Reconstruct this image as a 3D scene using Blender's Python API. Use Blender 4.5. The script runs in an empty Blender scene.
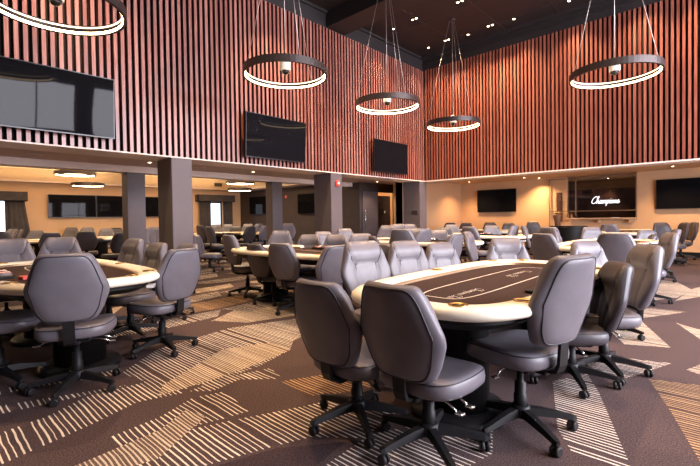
import bpy, math, random
from math import sin, cos, pi, radians
from mathutils import Vector, Matrix
random.seed(7)
SC = bpy.context.scene
COL = SC.collection

# ---------------------------------------------------------------- camera, world, large lights, exposure
EYE = 1.22
yaw, pitch, roll = 0.7505232, -0.0190434, -0.0145381
F_PX, CY = 414.3716, 225.223
fw = Vector((-sin(yaw), cos(yaw), 0)); rt = Vector((cos(yaw), sin(yaw), 0)); up = Vector((0, 0, 1))
f2 = fw*cos(pitch) + up*sin(pitch); u2 = up*cos(pitch) - fw*sin(pitch)
r3 = rt*cos(roll) + u2*sin(roll); u3 = u2*cos(roll) - rt*sin(roll)
cam = bpy.data.cameras.new('camera'); cam_o = bpy.data.objects.new('camera', cam); COL.objects.link(cam_o)
m = Matrix(((r3.x, u3.x, -f2.x, 0), (r3.y, u3.y, -f2.y, 0), (r3.z, u3.z, -f2.z, EYE), (0, 0, 0, 1)))
cam_o.matrix_world = m
cam.sensor_fit = 'HORIZONTAL'; cam.sensor_width = 36.0; cam.lens = 36.0*F_PX/700.0
cam.shift_x = 0.0; cam.shift_y = -(233.0-CY)/700.0
cam.clip_end = 100; cam.clip_start = .05
SC.camera = cam_o

W = bpy.data.worlds.new('sky'); SC.world = W; W.use_nodes = True
bg = W.node_tree.nodes['Background']; bg.inputs[0].default_value = (.80, .88, 1.0, 1); bg.inputs[1].default_value = 2.6

VS = SC.view_settings
VS.view_transform = 'Standard'; VS.look = 'None'; VS.gamma = 1.0; VS.use_curve_mapping = False
VS.exposure = 0.25

def area(name, loc, rot, sx, sy, power, col, spread=180):
    l = bpy.data.lights.new(name, 'AREA'); l.shape = 'RECTANGLE'; l.size = sx; l.size_y = sy
    l.energy = power; l.color = col; l.spread = radians(spread)
    o = bpy.data.objects.new(name, l); o.location = loc; o.rotation_euler = rot; COL.objects.link(o); return o
def spot(name, loc, power, col, ang=100, blend=.6, r=.04, rot=(0, 0, 0)):
    l = bpy.data.lights.new(name, 'SPOT'); l.energy = power; l.color = col; l.spot_size = radians(ang)
    l.spot_blend = blend; l.shadow_soft_size = r
    o = bpy.data.objects.new(name, l); o.location = loc; o.rotation_euler = rot; COL.objects.link(o); return o
COOL = (.90, .87, .97); WARM = (1.0, .66, .38); WARM2 = (1.0, .70, .40)
HALL_E = 4.6; HALL_S = -5.0
# daylight through the tall windows of the east wall
WY = (3.1, 6.0, 8.9)
for yc in WY:
    area('daylight', (HALL_E+.25, yc, 1.75), (0, radians(90), 0), 2.4, 2.4, 350, COOL)
    area('daylight_high', (HALL_E+.25, yc, 4.1), (0, radians(90), 0), 1.7, 2.4, 390, COOL)

# ---------------------------------------------------------------- node helpers and materials
def new_mat(name):
    mt = bpy.data.materials.new(name); mt.use_nodes = True
    nt = mt.node_tree; b = nt.nodes['Principled BSDF']; return mt, nt, b
def N(nt, t, **kw):
    n = nt.nodes.new(t)
    for k, v in kw.items(): setattr(n, k, v)
    return n
def objco(nt, scale=(1, 1, 1)):
    tc = N(nt, 'ShaderNodeTexCoord'); mp = N(nt, 'ShaderNodeMapping'); mp.inputs['Scale'].default_value = scale
    nt.links.new(tc.outputs['Object'], mp.inputs[0]); return mp.outputs[0]
def ramp(nt, fac, stops):
    r = N(nt, 'ShaderNodeValToRGB'); e = r.color_ramp.elements
    while len(e) < len(stops): e.new(.5)
    for i, (p, c) in enumerate(stops): e[i].position = p; e[i].color = (*c, 1)
    nt.links.new(fac, r.inputs[0]); return r.outputs[0]
def simple(name, col, rough=.5, metal=0, vary=.12, nscale=30, bump=0, bscale=200, coat=0, spec=.5):
    mt, nt, b = new_mat(name)
    co = objco(nt); n = N(nt, 'ShaderNodeTexNoise'); n.inputs['Scale'].default_value = nscale; n.inputs['Detail'].default_value = 3
    nt.links.new(co, n.inputs['Vector'])
    lo = tuple(c*(1-vary) for c in col); hi = tuple(min(1, c*(1+vary)) for c in col)
    nt.links.new(ramp(nt, n.outputs[0], [(.3, lo), (.7, hi)]), b.inputs['Base Color'])
    b.inputs['Roughness'].default_value = rough; b.inputs['Metallic'].default_value = metal
    b.inputs['Specular IOR Level'].default_value = spec; b.inputs['Coat Weight'].default_value = coat
    if bump:
        n2 = N(nt, 'ShaderNodeTexNoise'); n2.inputs['Scale'].default_value = bscale; nt.links.new(co, n2.inputs['Vector'])
        bp = N(nt, 'ShaderNodeBump'); bp.inputs['Strength'].default_value = bump; bp.inputs['Distance'].default_value = .002
        nt.links.new(n2.outputs[0], bp.inputs['Height']); nt.links.new(bp.outputs[0], b.inputs['Normal'])
    return mt
def emit(name, col, s):
    mt, nt, b = new_mat(name); b.inputs['Base Color'].default_value = (*col, 1)
    b.inputs['Emission Color'].default_value = (*col, 1); b.inputs['Emission Strength'].default_value = s; return mt
M = {}
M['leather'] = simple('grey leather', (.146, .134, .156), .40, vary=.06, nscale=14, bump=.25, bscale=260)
M['leather_shaded'] = simple('shaded leather', (.055, .050, .062), .42, vary=.08, nscale=14, bump=.25, bscale=260)  # same grey leather, with shade put into its colour for chairs out of daylight
M['seam'] = simple('seam stitching', (.030, .024, .028), .6)
M['piping'] = simple('dark piping', (.022, .020, .026), .5)
M['black_plastic'] = simple('black plastic', (.010, .0095, .011), .5, spec=.3, vary=.15)
M['rubber'] = simple('black rubber', (.009, .008, .009), .6)
M['chrome'] = simple('satin chrome', (.75, .75, .76), .25, 1, vary=.04)
M['rail'] = simple('cream vinyl', (.86, .80, .66), .38, vary=.03, nscale=5, bump=.1, bscale=300)
M['brass'] = simple('brass', (.72, .47, .16), .3, 1, vary=.1)
M['bronze_trim'] = simple('bronze trim', (.33, .22, .13), .4, .5, vary=.1)
M['felt'] = simple('brown speed cloth', (.052, .032, .028), .9, spec=.08, vary=.12, nscale=60, bump=.2, bscale=500)
M['felt_print'] = simple('white cloth print', (.72, .64, .56), .8, vary=.05)
M['black_wood'] = simple('black laminate', (.006, .005, .005), .5, spec=.25, vary=.2)
M['column'] = simple('charcoal column paint', (.115, .090, .096), .6, vary=.05, nscale=4)
M['darkwall'] = simple('dark brown paint', (.052, .036, .036), .65, vary=.08, nscale=3)
M['beige'] = simple('beige wall paint', (.64, .41, .235), .7, vary=.04, nscale=2, bump=.1, bscale=120)
M['hallceil'] = simple('dark ceiling', (.016, .010, .010), .55, vary=.15, nscale=2)
M['ceilpanel'] = simple('dark ceiling band', (.014, .010, .011), .6, vary=.1, nscale=3)
M['ceilseam'] = simple('dark metal seam', (.05, .035, .035), .4, .3)
M['beam'] = simple('black beam', (.012, .009, .010), .5, vary=.2)
M['soffit'] = simple('taupe soffit paint', (.62, .50, .45), .7, vary=.05, nscale=2)
M['soffit_edge'] = simple('beige soffit paint', (.82, .68, .60), .7, vary=.04, nscale=2)
M['tray'] = simple('cream tray ceiling', (.72, .56, .38), .7, vary=.04, nscale=2)
M['ring'] = simple('dark bronze ring', (.060, .048, .046), .38, .6, vary=.1)
M['ring_light'] = emit('ring diffuser', (1.0, .74, .44), 14.0)
M['ring_soft'] = emit('ring inner diffuser', (1.0, .78, .52), 3.2)
M['cable'] = simple('steel cable', (.42, .36, .33), .35, .8)
M['white_plastic'] = simple('white plastic', (.78, .76, .73), .35, vary=.03)
M['spot_glow'] = emit('spot lens', (1.0, .74, .45), 14)
M['tv'] = simple('tv bezel', (.010, .010, .011), .3, vary=.1)
M['red'] = simple('red alarm housing', (.62, .06, .04), .35, vary=.05)
M['curtain'] = simple('charcoal curtain', (.060, .050, .052), .85, vary=.2, nscale=6)
M['grille'] = simple('brown grille', (.10, .07, .05), .5)
M['door'] = simple('dark brown door', (.075, .030, .018), .45, vary=.2, nscale=6)
M['window_frame'] = simple('dark window frame', (.05, .045, .045), .4)
M['countertop'] = simple('tan counter', (.50, .34, .22), .5, vary=.05)
M['amber'] = simple('amber bottle', (.25, .13, .05), .2)
M['sign'] = emit('white sign letters', (.95, .95, 1.0), 2.0)
M['plant'] = simple('brown vase', (.12, .06, .03), .5)
mt, nt, b = new_mat('tv screen'); b.inputs['Base Color'].default_value = (.006, .006, .008, 1)
b.inputs['Roughness'].default_value = .03; b.inputs['Specular IOR Level'].default_value = .07
n = N(nt, 'ShaderNodeTexNoise'); n.inputs['Scale'].default_value = .9; n.inputs['Detail'].default_value = 0; nt.links.new(objco(nt), n.inputs['Vector'])
bp = N(nt, 'ShaderNodeBump'); bp.inputs['Strength'].default_value = .2; bp.inputs['Distance'].default_value = .05
nt.links.new(n.outputs[0], bp.inputs['Height']); nt.links.new(bp.outputs[0], b.inputs['Normal']); M['screen'] = mt
mt, nt, b = new_mat('clear glass'); b.inputs['Base Color'].default_value = (.9, .95, 1, 1); b.inputs['Roughness'].default_value = .02
tr_ = N(nt, 'ShaderNodeBsdfTransparent'); gs = N(nt, 'ShaderNodeBsdfGlossy'); gs.inputs['Roughness'].default_value = .02; mx_ = N(nt, 'ShaderNodeMixShader'); mx_.inputs[0].default_value = .05
nt.links.new(tr_.outputs[0], mx_.inputs[1]); nt.links.new(gs.outputs[0], mx_.inputs[2]); nt.links.new(mx_.outputs[0], nt.nodes['Material Output'].inputs[0]); M['glass'] = mt

# slat wood: grain along Z, tint per slat
def slat_mat(name, axis, pitch_, cols, spec_):
    mt, nt, b = new_mat(name)
    tc = N(nt, 'ShaderNodeTexCoord'); sp = N(nt, 'ShaderNodeSeparateXYZ'); nt.links.new(tc.outputs['Object'], sp.inputs[0])
    dv = N(nt, 'ShaderNodeMath', operation='DIVIDE'); nt.links.new(sp.outputs[axis], dv.inputs[0]); dv.inputs[1].default_value = pitch_
    fl = N(nt, 'ShaderNodeMath', operation='FLOOR'); nt.links.new(dv.outputs[0], fl.inputs[0])
    wn = N(nt, 'ShaderNodeTexWhiteNoise', noise_dimensions='1D'); nt.links.new(fl.outputs[0], wn.inputs['W'])
    mp = N(nt, 'ShaderNodeMapping'); mp.inputs['Scale'].default_value = (22, 22, 1.2); nt.links.new(tc.outputs['Object'], mp.inputs[0])
    no = N(nt, 'ShaderNodeTexNoise'); no.inputs['Scale'].default_value = 2.2; no.inputs['Detail'].default_value = 5; nt.links.new(mp.outputs[0], no.inputs['Vector'])
    ad = N(nt, 'ShaderNodeMath', operation='MULTIPLY_ADD'); nt.links.new(wn.outputs[0], ad.inputs[0]); ad.inputs[1].default_value = .35; nt.links.new(no.outputs[0], ad.inputs[2])
    nt.links.new(ramp(nt, ad.outputs[0], cols), b.inputs['Base Color'])
    b.inputs['Roughness'].default_value = .38; b.inputs['Specular IOR Level'].default_value = spec_
    return mt
PL, PR = .0943, .0865
M['slatL'] = slat_mat('red brown slats left', 1, PL, [(.30, (.16, .046, .034)), (.62, (.28, .092, .068)), (.95, (.44, .19, .145))], .8); M['slatR'] = slat_mat('red brown slats right', 0, PR, [(.30, (.14, .034, .023)), (.62, (.245, .066, .042)), (.95, (.36, .125, .080))], .6)  # left tones are paler: daylight sheen put into the wood colour
M['slatside'] = simple('shaded red slat sides', (.060, .014, .010), .6)  # same slat wood, darkened on the sides to carry the shade of the gaps
M['slatback'] = simple('dark backing behind slats', (.010, .004, .004), .8)

# horizontal plank wood for the cashier recess
mt, nt, b = new_mat('dark plank panelling')
mp = N(nt, 'ShaderNodeMapping'); tc = N(nt, 'ShaderNodeTexCoord'); nt.links.new(tc.outputs['Object'], mp.inputs[0])
mp.inputs['Rotation'].default_value = (radians(90), 0, 0)
br = N(nt, 'ShaderNodeTexBrick'); br.inputs['Scale'].default_value = 1; br.inputs['Brick Width'].default_value = 1.3; br.inputs['Row Height'].default_value = .22
br.inputs['Mortar Size'].default_value = .006; br.inputs['Color1'].default_value = (.075, .030, .018, 1); br.inputs['Color2'].default_value = (.035, .014, .010, 1); br.inputs['Mortar'].default_value = (.01, .005, .004, 1)
nt.links.new(mp.outputs[0], br.inputs['Vector']); nt.links.new(br.outputs['Color'], b.inputs['Base Color']); b.inputs['Roughness'].default_value = .5; M['planks'] = mt

# carpets
def carpet(name, base, lines=None, pitch_=.031, width=.26, keep=.9, second=None):
    mt, nt, b = new_mat(name)
    tc = N(nt, 'ShaderNodeTexCoord'); sp = N(nt, 'ShaderNodeSeparateXYZ'); nt.links.new(tc.outputs['Object'], sp.inputs[0])
    n1 = N(nt, 'ShaderNodeTexNoise'); n1.inputs['Scale'].default_value = 130; n1.inputs['Detail'].default_value = 5; nt.links.new(tc.outputs['Object'], n1.inputs['Vector'])
    n0 = N(nt, 'ShaderNodeTexNoise'); n0.inputs['Scale'].default_value = .9; nt.links.new(tc.outputs['Object'], n0.inputs['Vector'])
    lo = tuple(c*.40 for c in base); hi = tuple(c*1.7 for c in base)
    basec = ramp(nt, n1.outputs[0], [(.32, lo), (.68, hi)])
    out = basec
    if lines:
        wob = N(nt, 'ShaderNodeTexNoise'); wob.inputs['Scale'].default_value = 5; nt.links.new(tc.outputs['Object'], wob.inputs['Vector'])
        yy = N(nt, 'ShaderNodeMath', operation='MULTIPLY_ADD'); nt.links.new(wob.outputs[0], yy.inputs[0]); yy.inputs[1].default_value = .018; nt.links.new(sp.outputs[1], yy.inputs[2])
        dv = N(nt, 'ShaderNodeMath', operation='DIVIDE'); nt.links.new(yy.outputs[0], dv.inputs[0]); dv.inputs[1].default_value = pitch_
        fl = N(nt, 'ShaderNodeMath', operation='FLOOR'); nt.links.new(dv.outputs[0], fl.inputs[0])
        fr = N(nt, 'ShaderNodeMath', operation='FRACT'); nt.links.new(dv.outputs[0], fr.inputs[0])
        wn = N(nt, 'ShaderNodeTexWhiteNoise', noise_dimensions='1D'); nt.links.new(fl.outputs[0], wn.inputs['W'])
        wd = N(nt, 'ShaderNodeMath', operation='MULTIPLY_ADD'); nt.links.new(wn.outputs[0], wd.inputs[0]); wd.inputs[1].default_value = width*.9; wd.inputs[2].default_value = width*.6
        lt = N(nt, 'ShaderNodeMath', operation='LESS_THAN'); nt.links.new(fr.outputs[0], lt.inputs[0]); nt.links.new(wd.outputs[0], lt.inputs[1])
        kp = N(nt, 'ShaderNodeMath', operation='LESS_THAN'); nt.links.new(wn.outputs[0], kp.inputs[0]); kp.inputs[1].default_value = keep
        mu = N(nt, 'ShaderNodeMath', operation='MULTIPLY'); nt.links.new(lt.outputs[0], mu.inputs[0]); nt.links.new(kp.outputs[0], mu.inputs[1])
        br_ = N(nt, 'ShaderNodeMapRange'); nt.links.new(n1.outputs[0], br_.inputs[0]); br_.inputs[1].default_value = .2; br_.inputs[2].default_value = .5; br_.inputs[3].default_value = .45; br_.inputs[4].default_value = 1
        mu2 = N(nt, 'ShaderNodeMath', operation='MULTIPLY'); nt.links.new(mu.outputs[0], mu2.inputs[0]); nt.links.new(br_.outputs[0], mu2.inputs[1])
        mx = N(nt, 'ShaderNodeMix', data_type='RGBA'); nt.links.new(mu2.outputs[0], mx.inputs['Factor'])
        nt.links.new(basec, mx.inputs[6]); mx.inputs[7].default_value = (*lines, 1); out = mx.outputs[2]
    nt.links.new(out, b.inputs['Base Color']); b.inputs['Roughness'].default_value = .95; b.inputs['Specular IOR Level'].default_value = .15
    bp = N(nt, 'ShaderNodeBump'); bp.inputs['Strength'].default_value = .6; bp.inputs['Distance'].default_value = .004
    nt.links.new(n1.outputs[0], bp.inputs['Height']); nt.links.new(bp.outputs[0], b.inputs['Normal'])
    return mt
PLUM = (.080, .054, .055)
CP = [carpet('plum carpet', PLUM), carpet('striped carpet', PLUM, (.85, .76, .66)),
      carpet('dense striped carpet', (.15, .10, .08), (.72, .62, .50), .022, .38, .95),
      carpet('dark carpet', (.050, .033, .038)), carpet('tan striped carpet', (.085, .050, .042), (.50, .33, .18), .030, .34, .9)]

# ---------------------------------------------------------------- mesh helpers
class MB:
    def __init__(s): s.v = []; s.f = []; s.mi = []; s.sm = []; s.cur = 0
    def add(s, vs, fs, smooth=False):
        k = len(s.v); s.v += [tuple(v) for v in vs]; s.f += [tuple(i+k for i in f) for f in fs]
        s.mi += [s.cur]*len(fs); s.sm += [smooth]*len(fs); return s
    def box(s, x0, y0, z0, x1, y1, z1, T=None):
        vs = [(x, y, z) for x in (x0, x1) for y in (y0, y1) for z in (z0, z1)]
        if T: vs = [T @ Vector(v) for v in vs]
        return s.add(vs, [(0, 1, 3, 2), (4, 6, 7, 5), (0, 4, 5, 1), (2, 3, 7, 6), (0, 2, 6, 4), (1, 5, 7, 3)])
    def bev(s, x0, y0, z0, x1, y1, z1, r=.01):
        # box with chamfered vertical and horizontal edges (stacked rounded-rect rings)
        def ring(o, z):
            a, b_, c, d = x0+o, y0+o, x1-o, y1-o; q = r
            return [(a+q, b_, z), (c-q, b_, z), (c, b_+q, z), (c, d-q, z), (c-q, d, z), (a+q, d, z), (a, d-q, z), (a, b_+q, z)]
        rs = [ring(r, z0), ring(0, z0+r), ring(0, z1-r), ring(r, z1)]
        return s.loft(rs)
    def loft(s, rs, closed=True, caps=True, smooth=False):
        n = len(rs[0]); vs = [v for r in rs for v in r]; fs = []
        for i in range(len(rs)-1):
            for j in range(n if closed else n-1):
                a = i*n+j; b_ = i*n+(j+1) % n; fs.append((a, b_, b_+n, a+n))
        k = len(s.v); s.add(vs, fs, smooth)
        if caps: s.add([], [tuple(k-len(s.v)+j + (len(s.v)-k) - 0 - 0 for j in ())] if False else [])
        if caps:
            s.f.append(tuple(k+j for j in reversed(range(n)))); s.mi.append(s.cur); s.sm.append(False)
            s.f.append(tuple(k+(len(rs)-1)*n+j for j in range(n))); s.mi.append(s.cur); s.sm.append(False)
        return s
    def lathe(s, prof, c=(0, 0, 0), n=20, T=None, smooth=True):
        rs = []
        for r, z in prof:
            rg = [Vector((c[0]+r*cos(2*pi*k/n), c[1]+r*sin(2*pi*k/n), c[2]+z)) for k in range(n)]
            rs.append([T @ v for v in rg] if T else rg)
        return s.loft(rs, smooth=smooth)
    def tube(s, pts, r, n=6, closed=False, smooth=True):
        pts = [Vector(p) for p in pts]; rs = []; L = len(pts)
        rr = r if isinstance(r, (list, tuple)) else [r]*L
        prev = None
        for i, p in enumerate(pts):
            if closed: d = pts[(i+1) % L]-pts[i-1]
            else: d = pts[min(i+1, L-1)]-pts[max(i-1, 0)]
            if d.length < 1e-9: d = Vector((0, 0, 1))
            d.normalize()
            a = d.cross(Vector((0, 0, 1))) if prev is None else prev - d*prev.dot(d)
            if a.length < 1e-4: a = d.cross(Vector((1, 0, 0)))
            a.normalize(); prev = a; b_ = d.cross(a)
            rs.append([p + (a*cos(2*pi*k/n)+b_*sin(2*pi*k/n))*rr[i] for k in range(n)])
        if closed: rs.append(rs[0])
        return s.loft(rs, caps=not closed, smooth=smooth)
    def build(s, name, mats, parent=None, **tags):
        me = bpy.data.meshes.new(name); me.from_pydata([tuple(v) for v in s.v], [], s.f)
        if not isinstance(mats, (list, tuple)): mats = [mats]
        for m_ in mats: me.materials.append(m_)
        me.polygons.foreach_set('material_index', s.mi); me.polygons.foreach_set('use_smooth', s.sm); me.update()
        o = bpy.data.objects.new(name, me); COL.objects.link(o)
        if parent: o.parent = parent
        for k, v in tags.items(): o[k] = v
        return o
def thing(name, label, cat, loc=(0, 0, 0), rz=0, group=None):
    o = bpy.data.objects.new(name, None); COL.objects.link(o); o.location = loc; o.rotation_euler = (0, 0, rz)
    o.empty_display_size = .1; o['label'] = label; o['category'] = cat
    if group: o['group'] = group
    return o
def tag(o, label, cat, group=None):
    o['label'] = label; o['category'] = cat
    if group: o['group'] = group
    return o
def struct(name, mb, mats): return mb.build(name, mats, kind='structure')
def copy_tree(o, parent=None):
    c = o.copy(); COL.objects.link(c)
    if parent: c.parent = parent
    for ch in o.children: copy_tree(ch, c)
    return c

# ---------------------------------------------------------------- room shell
XL, YB, ZS, ZT, ZC = -6.54, 10.14, 2.23, 5.35, 5.72      # slat planes, slat bottom, slat top, hall ceiling
ANX = -15.7; ANY = 9.9; BACKY = 14.5; BZ = 2.42

# floor with the carpet's own wedge pattern
fb = MB(); fb.add([(ANX-.3, HALL_S-.3, 0), (HALL_E+.3, HALL_S-.3, 0), (HALL_E+.3, 18, 0), (ANX-.3, 18, 0)], [(0, 1, 2, 3)])
zcount = [0]
def zone(mi, pts, z=.0006):
    a = sum(pts[i][0]*pts[(i+1) % len(pts)][1]-pts[(i+1) % len(pts)][0]*pts[i][1] for i in range(len(pts)))
    if a < 0: pts = pts[::-1]
    zcount[0] += 1; z = .0004+.00002*zcount[0]
    from mathutils.geometry import tessellate_polygon
    fb.cur = mi; fb.add([(x, y, z) for x, y in pts], [tuple(t) if (Vector(pts[t[1]])-Vector(pts[t[0]])).cross(Vector(pts[t[2]])-Vector(pts[t[0]])) > 0 else tuple(reversed(t)) for t in tessellate_polygon([[Vector((x, y, 0)) for x, y in pts]])]); fb.cur = 0
near = [
 (1, [(-3.09, .2), (-3.16, .59), (-3.28, .79), (-3.31, .85), (-3.26, 1.17), (-3.43, 1.55), (-3.10, 1.60), (-2.85, 1.30), (-2.94, 1.03), (-2.83, .74), (-2.77, .53), (-2.68, .2)]),
 (1, [(-3.95, .30), (-3.91, .65), (-3.71, 1.15), (-3.60, 1.09), (-3.78, .62), (-3.84, .30)]),
 (1, [(-3.62, .30), (-3.39, .87), (-3.30, 1.11), (-3.33, .85), (-3.44, .30)]),
 (1, [(-3.60, 1.15), (-4.00, 1.60), (-4.15, 2.45), (-3.89, 3.26), (-3.47, 3.36), (-3.22, 2.6), (-3.02, 2.40), (-2.88, 1.95), (-2.86, 1.50), (-3.05, 1.25)]),
 (2, [(-2.93, 1.17), (-3.10, 1.27), (-3.52, 2.0), (-3.36, 2.42), (-3.02, 2.40), (-2.94, 1.95), (-2.91, 1.57)]),
 (1, [(-2.84, 1.35), (-2.72, 1.46), (-2.76, 1.70), (-2.52, 1.93), (-2.78, 2.0), (-2.90, 1.6)]),
 (2, [(-4.60, 2.46), (-5.10, 3.30), (-5.2, 4.31), (-4.75, 3.98), (-4.45, 2.95)]),
 (1, [(-2.58, .75), (-2.61, 1.05), (-2.72, 1.31), (-2.65, 1.51), (-2.26, 1.46), (-2.29, 1.30), (-2.45, .75)]),
 (1, [(-2.45, .75), (-2.27, 1.23), (-2.21, 1.37), (-2.05, 1.73), (-1.96, 1.97), (-1.55, 2.1), (-1.50, 1.7), (-1.73, 1.51), (-1.81, 1.31), (-1.92, .99), (-1.95, .6)]),
 (4, [(-2.49, 1.89), (-2.35, 2.18), (-2.21, 2.40), (-1.9, 2.3), (-2.01, 2.03), (-2.15, 1.84)]),
 (1, [(-1.45, .9), (-1.5, 1.75), (-1.23, 2.28), (-1.02, 2.27), (-.91, 2.02), (-.98, 1.70), (-1.1, .9)]),
 (1, [(-.98, 3.2), (-.83, 3.52), (-.68, 3.19), (-.45, 2.57), (-.36, 2.33), (-.60, 2.28), (-.74, 2.5)]),
 (4, [(-.47, 3.70), (-.30, 3.2), (-.12, 2.60), (.15, 2.4), (.25, 3.3), (-.15, 3.8)]),
 (2, [(-1.10, 5.27), (-.81, 5.72), (-.76, 5.58), (-.43, 4.69), (-.76, 4.54)]),
 (2, [(-.84, 5.72), (-.44, 6.50), (-.95, 6.50)]),
 (1, [(-.61, 3.56), (-.38, 4.20), (-.70, 4.10), (-.95, 3.7)]),
 (2, [(-.49, 5.80), (-.22, 5.10), (-.1, 5.35), (-.27, 5.60), (-.40, 5.70)]),
 (2, [(-.28, 4.10), (-.18, 4.40), (.1, 4.3), (-.05, 3.95)]),
 (2, [(-2.40, .45), (-2.45, .98), (-2.58, 1.20), (-2.40, 1.24), (-2.16, .85), (-2.22, .60)]),
 (3, [(-2.45, .2), (-1.85, .55), (-1.90, .95), (-1.78, 1.32), (-1.55, 1.6), (-1.45, 1.0), (-1.3, .2)]),
]
for mi, pts in near: zone(mi, pts)
zone(2, [(-.95, 6.9), (-.62, 7.5), (-.50, 8.4), (-.75, 9.2), (-1.2, 9.4), (-1.15, 7.6)])
zone(2, [(-.62, 7.2), (-.30, 8.0), (-.25, 9.2), (-.5, 8.6)])
rr = random.Random(11)
def lane(xc, y0, y1, mi, wmin, wmax):
    y = y0
    while y < y1:
        ln = rr.uniform(.9, 1.9); w = rr.uniform(wmin, wmax); sh = rr.uniform(-.25, .25)
        zone(mi if rr.random() < .75 else rr.choice((1, 2, 4)), [(xc-w/2, y), (xc-w/2+sh*.4, y+ln*.5), (xc-w/2+sh, y+ln), (xc+w/2+sh*.2, y+ln*.86), (xc+w*.7, y+ln*.5), (xc+w/2-sh*.6, y+ln*.12)])
        y += ln + rr.uniform(-.05, .25)
for xc, a in ((-4.35, 2.5), (-4.95, 1.2), (-5.5, 2.2), (-6.1, .2), (-6.75, -1), (-7.5, 0), (-8.2, 1), (-9.0, 0), (-9.9, -1), (-10.8, 0), (-11.8, 0), (-12.7, 0), (-13.7, 0), (-14.6, 0)):
    lane(xc, a, 9.3, rr.choice((1, 2, 1, 2, 4)), .3, .5)
for xc, a in ((-3.4, 3.9), (-2.85, 2.9), (-2.2, 2.9), (-1.6, 4.6)): lane(xc, a, 13.6, rr.choice((1, 2)), .25, .42)
for xc, a in ((.45, 2.0), (1.2, .8), (2.0, 0), (2.9, -1), (3.8, -2)): lane(xc, a, 13, 1, .3, .5)
for xc in (-2.6, -1.8, -.9, 0, .9): lane(xc, -4.5, -.4, 1, .3, .5)
struct('floor', fb, CP)

def slat_wall(name, axis, fixed, a0, a1, pitch_, w, dep, mat):
    mb = MB(); mb.cur = 1
    if axis == 1: mb.box(fixed-.28, a0, ZS, fixed-dep, a1, ZT)
    else: mb.box(a0, fixed+dep, ZS, a1, fixed+.28, ZT)
    mb.cur = 0
    k0 = math.ceil(a0/pitch_); k1 = math.floor(a1/pitch_)-1
    for k in range(k0, k1+1):
        c = (k+.5)*pitch_
        mb.cur = 2
        if axis == 1: mb.box(fixed-dep-.002, c-w/2, ZS, fixed-.012, c+w/2, ZT)
        else: mb.box(c-w/2, fixed+.012, ZS, c+w/2, fixed+dep+.002, ZT)
        mb.cur = 0
        if axis == 1: mb.box(fixed-.012, c-w/2, ZS, fixed, c+w/2, ZT)
        else: mb.box(c-w/2, fixed, ZS, c+w/2, fixed+.012, ZT)
    return struct(name, mb, [mat, M['slatback'], M['slatside']])
slat_wall('wall_left', 1, XL, HALL_S, YB+.3, PL, .046, .10, M['slatL'])
slat_wall('wall_back', 0, YB, XL, HALL_E, PR, .044, .085, M['slatR'])
# beams carrying the slat walls, bands above them, ceilings
struct('trim_1', MB().box(-7.12, HALL_S, ZS-.02, XL-.285, YB+.3, 2.6).box(XL-.285, HALL_S, ZS-.02, XL, YB, ZS), M['soffit_edge'])
struct('trim_2', MB().box(XL, YB, ZS-.03, HALL_E, YB+.45, ZS).box(XL, YB+.285, ZS, HALL_E, YB+.45, 2.6), M['soffit_edge'])
struct('trim_3', MB().box(XL-.25, HALL_S, ZT, XL-.02, YB+.2, ZC).box(XL-.02, HALL_S, ZC-.06, XL+.03, YB, ZC), M['ceilpanel'])
struct('trim_4', MB().box(XL-.02, YB+.02, ZT, HALL_E, YB+.25, ZC).box(XL, YB-.10, ZC-.07, HALL_E, YB+.02, ZC).box(XL, YB-.02, ZT+.16, HALL_E, YB+.02, ZT+.18), M['ceilpanel'])
cb = MB(); cb.box(XL-.3, HALL_S-.2, ZC, HALL_E+.2, YB+.3, ZC+.1); cb.cur = 1
for k in range(12):
    y = YB-.6-k*1.22
    cb.box(XL, y, ZC-.006, HALL_E, y+.012, ZC)
for k in range(9):
    x = XL+1.2+k*1.22
    cb.box(x, HALL_S, ZC-.006, x+.012, YB, ZC)
struct('ceiling', cb, [M['hallceil'], M['ceilseam']])
for i, y0 in enumerate((6.36, 2.83, -.70)):
    struct('trim_%d' % (5+i), MB().box(XL, y0, ZT+.02, HALL_E, y0+.56, ZC-.001), M['beam'])
# soffit between the column rows, tray ceiling, back zone ceiling
struct('ceiling_soffit', MB().box(-9.1, HALL_S, 2.34, -7.12, 12.3, 2.6), M['soffit'])
struct('trim_8', MB().box(-9.45, HALL_S, ZS-.02, -9.1, 9.9, 2.34).box(-9.45, HALL_S, 2.34, -9.1, 9.9, 2.7), M['soffit_edge'])
tb = MB()
tb.box(-15.55, HALL_S+.6, 2.80, -9.45, 9.4, 2.9)
tb.box(-15.55, HALL_S+.5, 2.48, -15.5, 9.4, 2.80); tb.box(-15.55, 9.3, 2.48, -9.45, 9.4, 2.80); tb.box(-15.55, HALL_S+.5, 2.48, -9.45, HALL_S+.6, 2.80)
struct('ceiling_tray', tb, M['tray'])
struct('trim_9', MB().box(ANX, HALL_S, 2.42, -15.5, ANY, 2.48).box(-15.5, 9.3, 2.38, -9.45, ANY, 2.48).box(-15.5, HALL_S, 2.38, -9.45, HALL_S+.6, 2.48), M['soffit_edge'])
struct('ceiling_back', MB().box(-8.2, YB+.45, BZ, HALL_E, 17.4, BZ+.15), M['beige'])

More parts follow.
